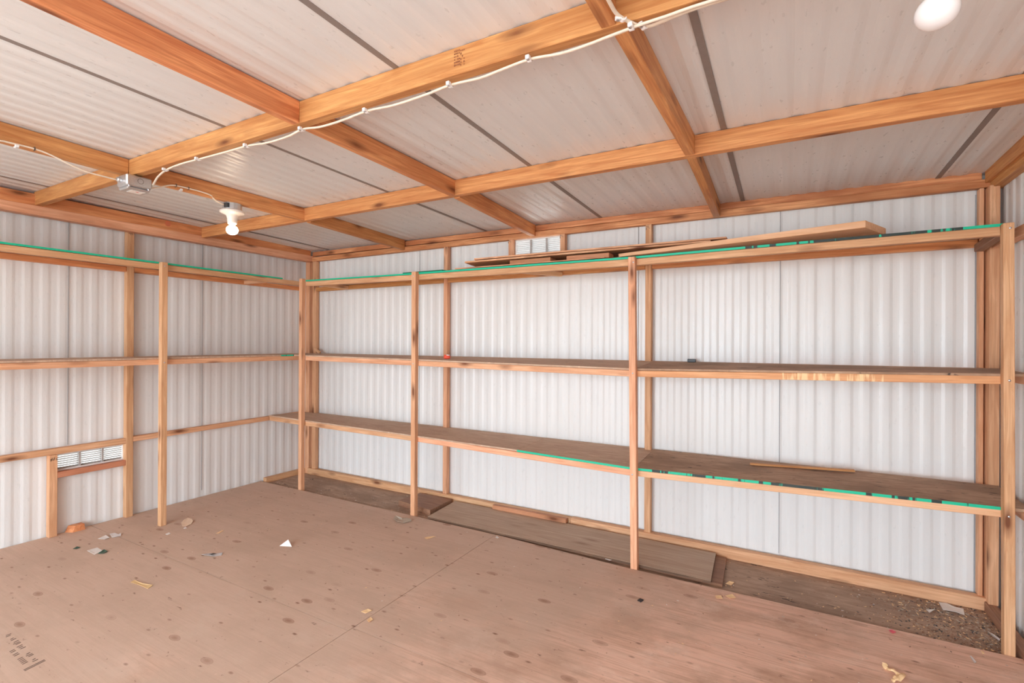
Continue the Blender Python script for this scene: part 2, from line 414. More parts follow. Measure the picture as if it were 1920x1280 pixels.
for pts, lab in sheets:
    o = poly_slab('plywood_sheet', pts, -0.018, 0.0, M['floor']); tag(o, lab, 'plywood sheet', kind=None)

# ------------------------------------------------------------------ ceiling beams
H = 0.082; T = 0.038
def beam(name, x0, y0, x1, y1, label, side, mat='fir'):
    """side: 'y+' the given line is the camera-side (low y) face; 'x-' it is the right face"""
    dx, dy = (0, T/2) if side == 'y' else (-T/2, 0)
    a = (x0+dx, y0+dy, zc(x0, y0)-H/2); b = (x1+dx, y1+dy, zc(x1, y1)-H/2)
    return board(name, a, b, T, H, M[mat], label=label, cat='ceiling beam')
b1 = beam('ceiling_beam', -4.06, 1.212, 0.82, 1.217, 'long orange ceiling beam with white cable clipped along its underside, nearest the camera', 'y')
beam('ceiling_beam', -4.02, 2.185, 0.81, 2.150, 'long ceiling beam parallel to the back wall, midway between the cable beam and the wall', 'y')
def rafter(y0, x0, y1, x1, label): return beam('ceiling_joist', x0, y0, x1, y1, label, 'x')
rafter(YF+0.05, -2.90, 1.212, -2.876, 'ceiling joist left of the junction box with a loose cable along it')
rafter(1.252, -2.880, 2.186, -2.797, 'ceiling joist carrying the lit bulb, right of the junction box')
rafter(2.226, -2.80, 3.20, -2.838, 'short ceiling joist from the middle beam to the back wall, nearest the left corner')
rafter(YF+0.05, -1.655, 1.215, -1.592, 'bright orange ceiling joist running to the upper left corner of the photo')
rafter(1.255, -1.592, 2.180, -1.572, 'ceiling joist between the two long beams near the photo centre, with two knots')
rafter(2.216, -1.575, 3.20, -1.605, 'short ceiling joist ending at the back wall above the back wall vent')
rafter(YF+0.05, -0.40, 1.215, -0.385, 'ceiling joist at the very top edge beside the two white clips')
rafter(1.256, -0.365, 2.155, -0.345, 'steep ceiling joist right of centre, between the two long beams')
rafter(2.193, -0.345, 3.20, -0.365, 'short dark-knotted ceiling joist right of centre ending at the back wall')

# faint lumber grade stamp on the cable beam (illegible in the photo)
gs = []
bm = bmesh.new()
for col in range(7):
    for row in range(6):
        if random.random() < 0.75:
            box_bm(random.uniform(0.002, 0.005), 0.0006, random.uniform(0.003, 0.006), 0, bm=bm,
                   off=(-0.885+col*0.0058, 1.2139, zc(-0.88, 1.215)-0.012-row*0.0085-(0.004 if col > 3 else 0)))
st = link('grade_stamp', bm, M['inkl']); st.parent = b1; st.matrix_parent_inverse = b1.matrix_basis.inverted()

# ------------------------------------------------------------------ wall framing
def plate(name, A, B, w, h, label, mat='pine'): return board(name, A, B, w, h, M[mat], label=label, cat='wall plate')
# left wall: two plates stacked
plate('top_plate', (-4.135, YF+0.05, 2.068), (-4.040, 3.235, 2.049), 0.064, 0.058, 'lower of the two timbers along the top of the left wall', 'pine')
plate('top_plate', (-4.130, YF+0.05, 2.141), (-4.042, 3.196, 2.104), 0.058, 0.080, 'upper timber along the top of the left wall, with a round red stain', 'fir')
plate('top_plate', (-4.005, 3.219, 2.043), (0.845, 3.219, 2.040), 0.038, 0.040, 'lower of the two knotty timbers along the top of the back wall', 'firrough')
plate('top_plate', (-4.010, 3.231, 2.096), (0.815, 3.231, 2.080), 0.036, 0.040, 'upper knotty timber along the top of the back wall, touching the ceiling', 'firrough')
plate('top_plate', (0.862, YF+0.05, 2.040), (0.862, 3.205, 2.030), 0.044, 0.045, 'lower timber along the top of the right wall', 'fir')
plate('top_plate', (0.852, YF+0.05, 2.118), (0.852, 3.198, 2.078), 0.062, 0.078, 'upper timber along the top of the right wall in the upper right corner', 'fir')
plate('sole_plate', (-4.045, 3.213, 0.011), (-1.32, 3.215, 0.011), 0.042, 0.058, 'thin floor timber along the back wall, left half from the corner', 'pine')
plate('sole_plate', (-1.318, 3.213, 0.013), (0.84, 3.203, 0.013), 0.042, 0.062, 'thin floor timber along the back wall, right half ending at the right corner', 'pine')
plate('sole_plate', (-4.118, 2.80, 0.004), (-4.110, 3.22, 0.004), 0.045, 0.044, 'short end of floor timber at the left wall, behind the corner shelving post')
plate('sole_plate', (0.848, 1.2, 0.006), (0.840, 3.18, 0.006), 0.040, 0.048, 'floor timber along the right wall behind the right shelving post', 'oldwood')
board('offcut', (-1.93, 3.172, 0.028), (-1.335, 3.168, 0.030), 0.036, 0.030, M['redpine'], label='reddish timber strip laid against the back wall floor timber', cat='timber offcut')

ZT = 2.04
def stud(x0, x1, y0, y1, z0, z1, label, mat='pine'):
    return upright('wall_stud', x0, x1, y0, y1, z0, z1, M[mat], label=label, cat='wall stud')
stud(-4.143, -4.100, 1.722, 1.766, 0.0, 2.043, 'left wall stud right of the small low vent, full height')
stud(-4.143, -4.100, 1.304, 1.346, 0.0, 0.524, 'short stud left of the small low vent on the left wall')
stud(-4.094, -4.038, 3.202, 3.240, -0.018, 2.022, 'left-hand stud of the pair in the back left corner')
stud(-3.996, -3.948, 3.202, 3.240, 0.04, 2.022, 'right-hand stud of the pair in the back left corner')
stud(-2.429, -2.391, 3.200, 3.239, 0.04, 2.022, 'back wall stud just right of the second shelving post from the left')
stud(-0.812, -0.773, 3.200, 3.239, 0.04, 2.022, 'back wall stud just right of the middle shelving post, dark knot halfway up')
stud(-1.830, -1.796, 3.200, 3.239, 1.774, 2.022, 'short stud on the left of the back wall vent')
stud(-1.411, -1.374, 3.200, 3.239, 1.774, 2.022, 'short stud on the right of the back wall vent')
stud(0.802, 0.820, 3.200, 3.240, 0.044, 2.018, 'narrow dark stud in the right corner on the back wall', 'pine')
stud(0.827, 0.864, 3.150, 3.236, 0.030, 2.016, 'broad orange stud in the right corner')

def girt(A, B, w, h, label, mat='pine'): return board('wall_girt', A, B, w, h, M[mat], label=label, cat='wall rail')
girt((-4.121, YF+0.1, 0.541), (-4.121, 1.722, 0.545), 0.040, 0.038, 'level rail on the left wall above the small low vent')
girt((-4.121, 1.766, 0.551), (-4.121, 3.19, 0.562), 0.040, 0.036, 'level rail on the left wall running from the stud to the low back shelf')
girt((-4.121, 1.346, 0.390), (-4.121, 1.722, 0.391), 0.040, 0.036, 'short reddish rail under the small low vent', 'redpine')
girt((0.856, 1.0, 1.120), (0.856, 3.148, 1.120), 0.046, 0.042, 'middle rail on the right wall beside the right shelving post')
girt((0.856, 1.0, 0.562), (0.856, 3.148, 0.562), 0.046, 0.036, 'lowest rail on the right wall beside the right shelving post')
girt((0.856, 1.0, 1.735), (0.856, 3.148, 1.735), 0.046, 0.042, 'top rail on the right wall beside the right shelving post')

def nails(target_word, pos, ax):
    o = [q for q in bpy.data.objects if q.get('label') == target_word][0]
    bm = bmesh.new(); rnd = random.Random(int(pos[2]*100))
    for i in range(7):
        d = (rnd.uniform(-0.016, 0.016), 0.0008, rnd.uniform(-0.012, 0.012)) if ax == 'y' else (0.0008, rnd.uniform(-0.016, 0.016), rnd.uniform(-0.012, 0.012))
        box_bm(0.0025 if ax == 'y' else 0.0012, 0.0012 if ax == 'y' else 0.0025, rnd.uniform(0.006, 0.014), 0, bm=bm, off=(pos[0]+d[0], pos[1]+d[1]*(-1 if ax == 'y' else 1), pos[2]+d[2]))
    n_ = link('nail_marks', bm, M['staple']); n_.parent = o; n_.matrix_parent_inverse = (Matrix.Translation(o.location) @ o.rotation_euler.to_matrix().to_4x4()).inverted(); n_['kind'] = 'stuff'
nails('back wall stud just right of the middle shelving post, dark knot halfway up', (-0.792, 3.1995, 2.00), 'y')
nails('short stud on the right of the back wall vent', (-1.395, 3.1995, 2.005), 'y')
nails('short stud on the left of the back wall vent', (-1.815, 3.1995, 2.008), 'y')
nails('short stud left of the small low vent on the left wall', (-4.0995, 1.326, 0.500), 'x')
nails('left wall stud right of the small low vent, full height', (-4.0995, 1.742, 2.02), 'x')

# round red stain on the left wall's upper plate
q = [o for o in bpy.data.objects if o.get('label', '').startswith('upper timber along the top of the left wall')][0]
bm = bmesh.new(); bmesh.ops.create_cone(bm, cap_ends=True, segments=24, radius1=0.020, radius2=0.020, depth=0.001)
bmesh.ops.rotate(bm, verts=bm.verts, matrix=Matrix.Rotation(math.pi/2, 3, 'Y')); bmesh.ops.translate(bm, verts=bm.verts, vec=(-4.0312, 1.951, 2.128))
n_ = link('stain', bm, M['redstain']); n_.parent = q; n_['label'] = 'round red stain'
n_.matrix_parent_inverse = (Matrix.Translation(q.location) @ q.rotation_euler.to_matrix().to_4x4()).inverted()

# ------------------------------------------------------------------ vents
def vent(label, loc, ux, width, z0, z1, back):
    """ux = 'x' or 'y': direction of the width, from a0; back = outward unit"""
    a0 = loc; w = width; h = z1-z0
    root = thing('wall_vent', label, 'vent', (0, 0, 0))
    if ux == 'x':
        root.location = (a0+w/2, YB-0.004, z0)
        def P(a, d, z): return Vector((a-w/2, d, z))
    else:
        root.location = (XL+0.004, a0+w/2, z0)
        def P(a, d, z): return Vector((-d, a-w/2, z))
    def bx(bm, a_0, a_1, d0, d1, z_0, z_1):
        p = P((a_0+a_1)/2, (d0+d1)/2, (z_0+z_1)/2)
        sz = (a_1-a_0, d1-d0, z_1-z_0) if ux == 'x' else (d1-d0, a_1-a_0, z_1-z_0)
        box_bm(*sz, 0.0005, bm=bm, off=p)
    f = 0.008
    bm = bmesh.new()
    bx(bm, 0.001, f, -0.006, 0.022, 0.001, h-0.001); bx(bm, w-f, w-0.001, -0.006, 0.022, 0.001, h-0.001)
    bx(bm, f, w-f, -0.006, 0.022, 0.001, f); bx(bm, f, w-f, -0.006, 0.022, h-f, h-0.001)
    link('frame', bm, M['ventw'], root, loc=root.location)
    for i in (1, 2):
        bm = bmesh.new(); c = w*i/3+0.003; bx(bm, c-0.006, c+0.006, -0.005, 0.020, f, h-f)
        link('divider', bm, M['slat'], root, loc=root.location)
    bm = bmesh.new(); n = max(7, int(h/0.0145))
    for k in range(n):
        zz = f+(h-2*f)*(k+0.5)/n
        # slat tilted outwards and down
        v = []
        for a in (f, w-f):
            for d, dz in ((0.001, 0.0065), (0.017, -0.0085), (0.0177, -0.0077), (0.0017, 0.0073)):
                v.append(bm.verts.new(P(a, d, zz+dz)))
        for i in range(4): bm.faces.new((v[i], v[(i+1) % 4], v[4+(i+1) % 4], v[4+i]))
        bm.faces.new(v[:4][::-1]); bm.faces.new(v[4:])
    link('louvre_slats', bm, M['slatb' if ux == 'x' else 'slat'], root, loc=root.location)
    return root
vent('white slatted vent high on the back wall, above the stored planks', VB[0], 'x', VB[1]-VB[0], VB[2], VB[3], 1)
vent('white slatted vent low on the left wall', VL[0], 'y', VL[1]-VL[0], VL[2], VL[3], -1)

# ------------------------------------------------------------------ shelving
def screw(parent, x, y, z, ax='y'):
    bm = bmesh.new(); bmesh.ops.create_uvsphere(bm, u_segments=10, v_segments=6, radius=0.0048)
    for v in bm.verts:
        if ax == 'y': v.co.y *= 0.4
        else: v.co.x *= 0.4
    o = link('screw', bm, M['nail'], parent, loc=(x, y, z), smooth=True); return o

back = thing('shelving_unit', 'long three-tier timber shelving along the back wall', 'shelving', (-1.5, 2.95, -0.018))
lefts = thing('shelving_unit', 'two-tier timber shelving along the left wall with one free post', 'shelving', (-3.9, 1.2, 0.0))

S = 0.038
PY = {'B': 2.778, 'C': 2.778, 'D': 2.738, 'E': 2.740}
upright('post', -3.636, -3.600, 2.778, 2.816, -0.018, 1.790, M['pine'], back)
upright('post', -2.400, -2.362, 2.778, 2.816, -0.018, 1.768, M['pine'], back)
# middle post leans a little, right post leans a little
board('post', (-0.751, 2.757, -0.018), (-0.773, 2.757, 1.742), S, S, M['pine'], back)
board('post', (0.786, 2.759, -0.018), (0.777, 2.759, 1.757), 0.034, S, M['pine'], back)
# rails: (x0,y0,z bottom0, z top0) -> next
FB, FC, FD, FE = (-3.598, 2.835), (-2.381, 2.835), (-0.760, 2.795), (0.785, 2.797)
def rail(a, b, z0, h0, z1, h1, mat='pine', par=None, w=0.036):
    return board('shelf_rail', (a[0], a[1], z0-h0/2), (b[0], b[1], z1-h1/2), w, (h0+h1)/2, M[mat], par or back)
e = 0.0008
rail(FB, FC, 1.768, 0.038, 1.752, 0.038); rail((FC[0]+e, FC[1]), FD, 1.752, 0.038, 1.736, 0.038); rail((FD[0]+e, FD[1]), FE, 1.736, 0.038, 1.750, 0.034)
rail(FB, FC, 1.132, 0.036, 1.120, 0.036); rail((FC[0]+e, FC[1]), FD, 1.120, 0.036, 1.104, 0.036); rail((FD[0]+e, FD[1]), FE, 1.104, 0.036, 1.130, 0.032, 'pinestain')
LL = (-4.09, 2.842)
rail(LL, FC, 0.578, 0.036, 0.566, 0.038); rail((FC[0]+e, FC[1]), FD, 0.566, 0.038, 0.541, 0.034); rail((FD[0]+e, FD[1]), FE, 0.541, 0.034, 0.577, 0.030, 'palepine')
# boards on the rails
def shelf(name, x0, x1, yf0, yf1, yb0, yb1, z0, z1, zb0, zb1, mat, th=0.012, edge=None, edge_rng=None, par=None):
    """board from x0 to x1; front edge y yf0..yf1 at height z (underside), back edge at zb"""
    o = hull8(name, [(x0, yf0, z0), (x1, yf1, z1), (x1, yb1, zb1), (x0, yb0, zb0),
                     (x0, yf0, z0+th), (x1, yf1, z1+th), (x1, yb1, zb1+th), (x0, yb0, zb0+th)], M[mat], par or back)
    if edge:
        for t0, t1, em in edge:
            A = Vector((x0, yf0-0.0015, z0+th/2)).lerp(Vector((x1, yf1-0.0015, z1+th/2)), t0)
            B = Vector((x0, yf0-0.0015, z0+th/2)).lerp(Vector((x1, yf1-0.0015, z1+th/2)), t1)
            pe = board('painted_edge', A, B, 0.0016, th, M[em], bev=0)
            pe.location = Vector(pe.location)-world_loc(o); pe.parent = o
            pe['label'] = 'green painted front edge'
    return o
yfB, yfD, yfE = 2.817, 2.778, 2.780
# top tier (three boards end to end)
shelf('shelf_board', -3.60, -2.382, yfB, yfB, 3.235, 3.235, 1.769, 1.753, 1.774, 1.774, 'osb', 0.011, [(0.0, 1.0, 'teal')])
shelf('shelf_board', -2.380, -0.761, yfB, yfD, 3.235, 3.235, 1.753, 1.737, 1.774, 1.774, 'osb', 0.012, [(0.0, 1.0, 'teal')])
shelf('shelf_board', -0.759, 0.800, yfD, yfE, 3.235, 3.235, 1.737, 1.751, 1.774, 1.774, 'osb', 0.012, [(0.0, 0.36, 'teal'), (0.36, 0.9, 'tealdark'), (0.9, 1.0, 'teal')])
# middle tier
shelf('shelf_board', -4.09, -2.382, yfB, yfB, 3.235, 3.235, 1.133, 1.121, 1.133, 1.133, 'osb', 0.011)
shelf('shelf_board', -2.380, -0.761, yfB, yfD, 3.235, 3.235, 1.121, 1.105, 1.133, 1.133, 'osb', 0.011)
shelf('shelf_board', -0.759, 0.860, yfD, yfE, 3.235, 3.148, 1.105, 1.131, 1.133, 1.138, 'osbdark', 0.011)
# low tier: plain half and green-edged half
shelf('shelf_board', -4.10, -1.532, 2.824, 2.804, 3.235, 3.235, 0.579, 0.555, 0.560, 0.560, 'osb', 0.011)
o = shelf('shelf_board', -1.528, -0.761, 2.798, yfD, 3.235, 3.235, 0.555, 0.542, 0.560, 0.562, 'osb', 0.012, [(0.0, 1.0, 'teal')])
o = shelf('shelf_board', -0.759, 0.860, yfD, yfE, 3.235, 3.148, 0.542, 0.578, 0.562, 0.585, 'osbdark', 0.013, [(0.0, 0.06, 'teal'), (0.06, 0.56, 'tealdark'), (0.56, 0.66, 'teal'), (0.66, 0.88, 'tealdark'), (0.88, 0.963, 'teal')])
# ledgers at the wall between the studs
for z, h in ((1.754, 0.037), (1.113, 0.034), (0.542, 0.034)):
    for x0, x1 in ((-3.946, -2.431), (-2.389, -0.814), (-0.770, 0.798)):
        board('ledger', (x0, 3.219, z), (x1, 3.219, z), S, h, M['fir' if z > 1.5 else 'pine'], back)
# cross cleats under the top tier
board('cross_cleat', (-1.62, 2.856, 1.737), (-1.40, 3.198, 1.737), 0.036, 0.028, M['palepine'], back)
board('cross_cleat', (0.775, 2.818, 1.731), (0.800, 3.19, 1.728), 0.038, 0.036, M['oldwood'], back)
board('cross_cleat', (-3.52, 2.856, 1.748), (-3.52, 3.198, 1.748), 0.036, 0.030, M['palepine'], back)
for x, y, zs in ((-0.762, 2.738, (1.71, 1.09, 0.525)), (0.781, 2.740, (1.735, 1.115, 0.562)), (-2.381, 2.778, (1.735, 1.10))):
    for z in zs: screw(back, x, y-0.0005, z)

# left unit
upright('post', -3.745, -3.707, 1.758, 1.796, 0.0, 1.792, M['pine'], lefts)
board('shelf_rail', (-3.765, YF+0.4, 1.759), (-3.765, 2.90, 1.764), 0.036, 0.037, M['pine'], lefts)
board('shelf_rail', (-3.765, YF+0.4, 1.112), (-3.765, 2.90, 1.113), 0.036, 0.036, M['pine'], lefts)
def lshelf(y0, y1, z, th, mat, edge):
    o = slab('shelf_board', -4.128, -3.746, y0, y1, z, z+th, M[mat], lefts)
    for a, b, em in edge:
        pe = board('painted_edge', (-3.7452, a, z+th/2), (-3.7452, b, z+th/2), 0.0016, th, M[em], bev=0)
        pe.location = Vector(pe.location)-world_loc(o); pe.parent = o; pe['label'] = 'green painted front edge'
lshelf(YF+0.4, 2.70, 1.783, 0.011, 'osb', [(YF+0.4, 2.70, 'teal')])
lshelf(YF+0.4, 2.815, 1.132, 0.011, 'osb', [(2.69, 2.813, 'tealdark')])
board('ledger', (-4.119, YF+0.4, 1.762), (-4.119, 1.721, 1.764), S, 0.036, M['fir'], lefts)
board('ledger', (-4.119, 1.767, 1.764), (-4.119, 3.198, 1.764), S, 0.036, M['fir'], lefts)
board('ledger', (-4.119, YF+0.4, 1.112), (-4.119, 1.721, 1.112), S, 0.034, M['pine'], lefts)
board('ledger', (-4.119, 1.767, 1.112), (-4.119, 3.198, 1.112), S, 0.034, M['pine'], lefts)
board('cross_cleat', (-3.784, 2.60, 1.764), (-4.099, 2.60, 1.764), 0.036, 0.030, M['palepine'], lefts)
screw(lefts, -3.7065, 1.777, 1.765, 'x'); screw(lefts, -3.7065, 1.777, 1.11, 'x')

# ------------------------------------------------------------------ planks stored on the top tier
def plank(name, pts, mat, label, cat='plank'):
    return tag(hull8(name, pts, M[mat]), label, cat)
for x0, x1, lab in ((-1.602, -1.308, 'left reddish wood block propping the boards on the top shelf'), (-1.200, -0.928, 'right reddish wood block propping the boards on the top shelf')):
    z0 = 1.7625 if x0 < -1.5 else 1.7595
    board('wood_block', (x0, 2.862, z0+0.0185), (x1, 2.860, z0+0.0165), 0.085, 0.030, M['redpine'], label=lab, cat='wood block')
board('wood_block', (-1.60, 3.12, 1.793), (-0.93, 3.12, 1.793), 0.06, 0.012, M['oldwood'], label='thin dark batten at the back of the top shelf under the boards', cat='wood block')
plank('storage_board', [(-1.94, 2.790, 1.800), (-0.385, 2.945, 1.824), (-0.385, 3.16, 1.824), (-1.99, 3.10, 1.800),
                        (-1.94, 2.790, 1.811), (-0.385, 2.945, 1.835), (-0.385, 3.16, 1.835), (-1.99, 3.10, 1.811)], 'pine', 'lower thin board lying across the wood blocks on the top shelf', 'board')
plank('storage_board', [(-1.87, 2.800, 1.818), (-0.305, 2.950, 1.838), (-0.305, 3.12, 1.838), (-1.95, 3.05, 1.814),
                        (-1.87, 2.800, 1.828), (-0.305, 2.950, 1.848), (-0.305, 3.12, 1.848), (-1.95, 3.05, 1.824)], 'pine', 'upper thin board of the pair on the top shelf, in front of the vent', 'board')
plank('storage_board', [(-2.03, 2.800, 1.7645), (-0.95, 2.795, 1.7585), (-0.95, 2.818, 1.7585), (-2.03, 2.818, 1.7645),
                        (-2.03, 2.800, 1.7715), (-0.95, 2.795, 1.763), (-0.95, 2.818, 1.763), (-2.03, 2.818, 1.7715)], 'pine', 'thin lath lying flat at the front of the top shelf under the wood blocks', 'board')
plank('long_plank', [(-0.86, 2.783, 1.7545), (0.305, 2.790, 1.7990), (0.400, 2.93, 1.7800), (-0.86, 2.93, 1.7690),
                     (-0.86, 2.783, 1.772), (0.305, 2.790, 1.8320), (0.400, 2.93, 1.8130), (-0.86, 2.93, 1.790)], 'palepine', 'long thick pale plank lying at the right on the top shelf, tilted up')
plank('board_scrap', [(-2.575, 2.88, 1.773), (-2.20, 2.88, 1.771), (-2.20, 3.02, 1.776), (-2.575, 3.02, 1.778),
                      (-2.575, 2.88, 1.786), (-2.20, 2.88, 1.784), (-2.20, 3.02, 1.789), (-2.575, 3.02, 1.791)], 'tealdeep', 'dark green edged board scrap on the top shelf behind the second post from the left', 'board')

# ------------------------------------------------------------------ boards on the floor
plank('floor_board', [(-2.262, 2.815, -0.018), (-0.300, 2.800, -0.018), (-0.318, 3.170, -0.018), (-2.262, 3.175, -0.018),
                      (-2.262, 2.815, -0.004), (-0.300, 2.800, -0.004), (-0.318, 3.170, -0.004), (-2.262, 3.175, -0.004)], 'oldwood', 'lower of the two long boards stacked on the floor under the back shelves', 'board')
plank('floor_board', [(-2.250, 2.790, -0.003), (-0.355, 2.782, -0.003), (-0.375, 3.160, 0.000), (-2.280, 3.165, 0.000),
                      (-2.250, 2.790, 0.012), (-0.355, 2.782, 0.012), (-0.375, 3.160, 0.014), (-2.280, 3.165, 0.014)], 'greyply', 'upper long grey-brown board on the floor under the back shelves', 'board')
plank('floor_block', [(-2.655, 2.935, -0.018), (-2.300, 2.882, -0.018), (-2.310, 3.165, -0.018), (-2.635, 3.170, -0.018),
                      (-2.655, 2.935, 0.022), (-2.300, 2.882, 0.022), (-2.310, 3.165, 0.022), (-2.635, 3.170, 0.022)], 'oldwood', 'short thick old board on the floor behind the second shelving post', 'board')
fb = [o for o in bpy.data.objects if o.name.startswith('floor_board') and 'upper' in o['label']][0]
fb.data.materials.append(M['darkedge'])  # side faces take a darker wood than the top
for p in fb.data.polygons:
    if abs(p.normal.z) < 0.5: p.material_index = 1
# small block at the left wall
plank('wood_block', [(-4.135, 1.395, 0.0), (-4.085, 1.420, 0.0), (-4.085, 1.485, 0.0), (-4.135, 1.485, 0.0),
                     (-4.135, 1.412, 0.040), (-4.085, 1.432, 0.040), (-4.085, 1.482, 0.040), (-4.135, 1.482, 0.040)], 'fir', 'small orange wood block on the floor against the left wall below the vent', 'wood block')

# ------------------------------------------------------------------ wiring
def cable(name, pts, label, r=0.0048):
    o = link(name, tube_bm(pts, r, 8, 0.75), M['cable'], smooth=True); return tag(o, label, 'cable')
cy = 1.226
cable('cable', [(0.80, cy+0.01, 2.053), (0.3, cy+0.006, 2.054), (-0.15, cy, 2.056), (-0.262, cy, 2.053), (-0.327, cy, 2.052), (-0.403, cy, 2.047), (-0.467, cy, 2.042), (-0.543, cy, 2.041), (-0.635, cy, 2.051), (-0.727, cy, 2.046),
      (-0.80, cy, 2.041), (-0.907, cy, 2.047), (-1.0, cy, 2.041), (-1.133, cy, 2.038), (-1.258, cy, 2.046), (-1.382, cy, 2.040), (-1.493, cy, 2.041), (-1.589, cy, 2.052), (-1.672, cy, 2.042), (-1.801, cy, 2.042),
      (-1.925, cy, 2.054), (-2.088, cy, 2.057), (-2.276, cy, 2.062), (-2.419, cy, 2.066), (-2.547, cy, 2.060), (-2.640, 1.236, 2.048), (-2.730, 1.262, 2.043), (-2.815, 1.292, 2.043)],
      'long cream cable clipped under the front ceiling beam, running to the junction box')
cable('cable', [(-2.862, YF+0.3, 2.085), (-2.862, 0.4, 2.076), (-2.862, 0.76, 2.088), (-2.862, 0.86, 2.089), (-2.862, 0.92, 2.078), (-2.862, 0.98, 2.058), (-2.862, 1.04, 2.045), (-2.862, 1.10, 2.043), (-2.862, 1.165, 2.042)],
      'cream cable leaving the junction box towards the left edge of the photo')
cable('cable', [(-2.850, 1.296, 2.036), (-2.852, 1.342, 2.056), (-2.852, 1.388, 2.078), (-2.848, 1.426, 2.084), (-2.842, 1.478, 2.084), (-2.842, 1.54, 2.084), (-2.848, 1.595, 2.080), (-2.862, 1.63, 2.062), (-2.866, 1.680, 2.049)],
      'short cream cable between the junction box and the lit bulb holder')
cable('cable', [(-0.372, 1.02, 2.066), (-0.372, 1.13, 2.062), (-0.368, 1.174, 2.060), (-0.352, 1.206, 2.058), (-0.333, 1.236, 2.058), (-0.312, 1.250, 2.057), (-0.285, 1.250, 2.058), (-0.24, 1.244, 2.059), (-0.15, 1.240, 2.060), (0.2, 1.242, 2.060), (0.80, 1.246, 2.06)],
      'short cream cable bending away over the top edge of the photo beside two white clips', 0.0052)

def clip_at(p, axis, label):
    root = thing('cable_clip', label, 'cable clip', p, group='cable clips on the ceiling timbers')
    bm = bmesh.new()
    # saddle: half ring across the cable plus a nail tab
    seg = 8
    for k in range(seg):
        a0 = math.pi*k/seg; a1 = math.pi*(k+1)/seg
        vs = []
        for t in (-0.006, 0.006):
            for a in (a0, a1):
                for r in (0.0056, 0.0080): vs.append(bm.verts.new((t, -math.cos(a)*r, -math.sin(a)*r)))
        f = [(0, 1, 3, 2), (4, 6, 7, 5), (1, 5, 7, 3), (0, 2, 6, 4)]
        for q in f: bm.faces.new([vs[i] for i in q])
    box_bm(0.012, 0.012, 0.011, 0.001, bm=bm, off=(0, -0.0125, -0.001))
    o = link('saddle', bm, M['clip']); o.parent = root
    bm = bmesh.new(); bmesh.ops.create_cone(bm, cap_ends=True, segments=10, radius1=0.0035, radius2=0.0035, depth=0.003)
    o2 = link('nail', bm, M['nail']); o2.parent = root; o2.location = (0, -0.0125, -0.0075)
    root.rotation_euler = (0, 0, axis)
    return root
clips = [((-0.348, cy, 2.052), 0, 'white cable clip beside the steep joist at the top, on the straight cable'),
         ((-0.635, cy, 2.051), 0, 'white cable clip on the long beam cable, second from the top edge'),
         ((-0.907, cy, 2.047), 0, 'white cable clip on the long beam cable left of the faint grade stamp'),
         ((-1.258, cy, 2.046), 0, 'white cable clip on the long beam cable just right of the beam crossing'),
         ((-1.589, cy, 2.052), 0, 'white cable clip right at the beam crossing left of centre'),
         ((-1.925, cy, 2.054), 0, 'white cable clip just left of the beam crossing, above the glowing patch'),
         ((-2.276, cy, 2.062), 0, 'white cable clip on the darker left part of the long beam, middle one'),
         ((-2.547, cy, 2.060), 0, 'white cable clip on the long beam nearest the junction box'),
         ((-0.360, 1.190, 2.059), -0.9, 'white cable clip at the top edge of the photo where the short cable comes in'),
         ((-0.322, 1.246, 2.058), -0.35, 'white cable clip at the lowest point of the bent short cable'),
         ((-2.876, 0.80, 2.083), 1.57, 'small white clip under the left joist with no cable in it, near the left edge'),
         ((-2.876, 1.45, 2.074), 1.57, 'small white clip under the joist between the junction box and the bulb')]
c0 = None
for p, a, lab in clips:
    if c0 is None: c0 = clip_at(p, a, lab); kids = list(c0.children)
    else:
        c = c0.copy(); C.objects.link(c); c.location = p; c.rotation_euler = (0, 0, a); c['label'] = lab
        for k in (x for x in bpy.data.objects if x.parent is c0 and x.name.split('.')[0] in ('saddle', 'nail')):
            if k in kids:
                d = k.copy(); C.objects.link(d); d.parent = c
for p, lab in (((-2.862, 0.855, 2.089), 'dark staple holding the cable at the left edge of the photo'), ((-2.846, 1.415, 2.084), 'dark staple on the bulb cable, nearer the junction box'), ((-2.842, 1.475, 2.084), 'dark staple on the bulb cable, nearer the bulb')):
    bm = bmesh.new(); box_bm(0.0014, 0.004, 0.015, 0, bm=bm, off=(0.0058, 0, 0)); box_bm(0.012, 0.004, 0.0014, 0, bm=bm, off=(-0.001, 0, 0.0072)); box_bm(0.012, 0.004, 0.0014, 0, bm=bm, off=(-0.001, 0, -0.0072))
    tag(link('cable_staple', bm, M['staple'], loc=p), lab, 'staple')

# junction box
jb = thing('junction_box', 'galvanised metal junction box under the left beam crossing', 'junction box', (-2.862, 1.225, 1.995))
bm = box_bm(0.098, 0.112, 0.056, 0.006); link('box_body', bm, M['galv'], jb, loc=(-2.851, 1.228, 2.043))
bm = box_bm(0.092, 0.106, 0.014, 0.007); link('cover_plate', bm, M['galv'], jb, loc=(-2.851, 1.228, 2.008))
slab('box_label', -2.880, -2.822, 1.205, 1.262, 1.9995, 2.0008, M['labelw'], jb, bev=0)['label'] = 'white paper label under the box'
slab('label_mark', -2.845, -2.838, 1.230, 1.240, 1.9988, 1.9994, M['labelr'], jb, bev=0)['label'] = 'small red print on the label'
for y_, z_ in ((1.186, 2.014), (1.270, 2.014)):
    bm = bmesh.new(); bmesh.ops.create_uvsphere(bm, u_segments=10, v_segments=6, radius=0.006); link('cover_screw', bm, M['nail'], jb, loc=(-2.806, y_, z_), smooth=True)
bm = bmesh.new()
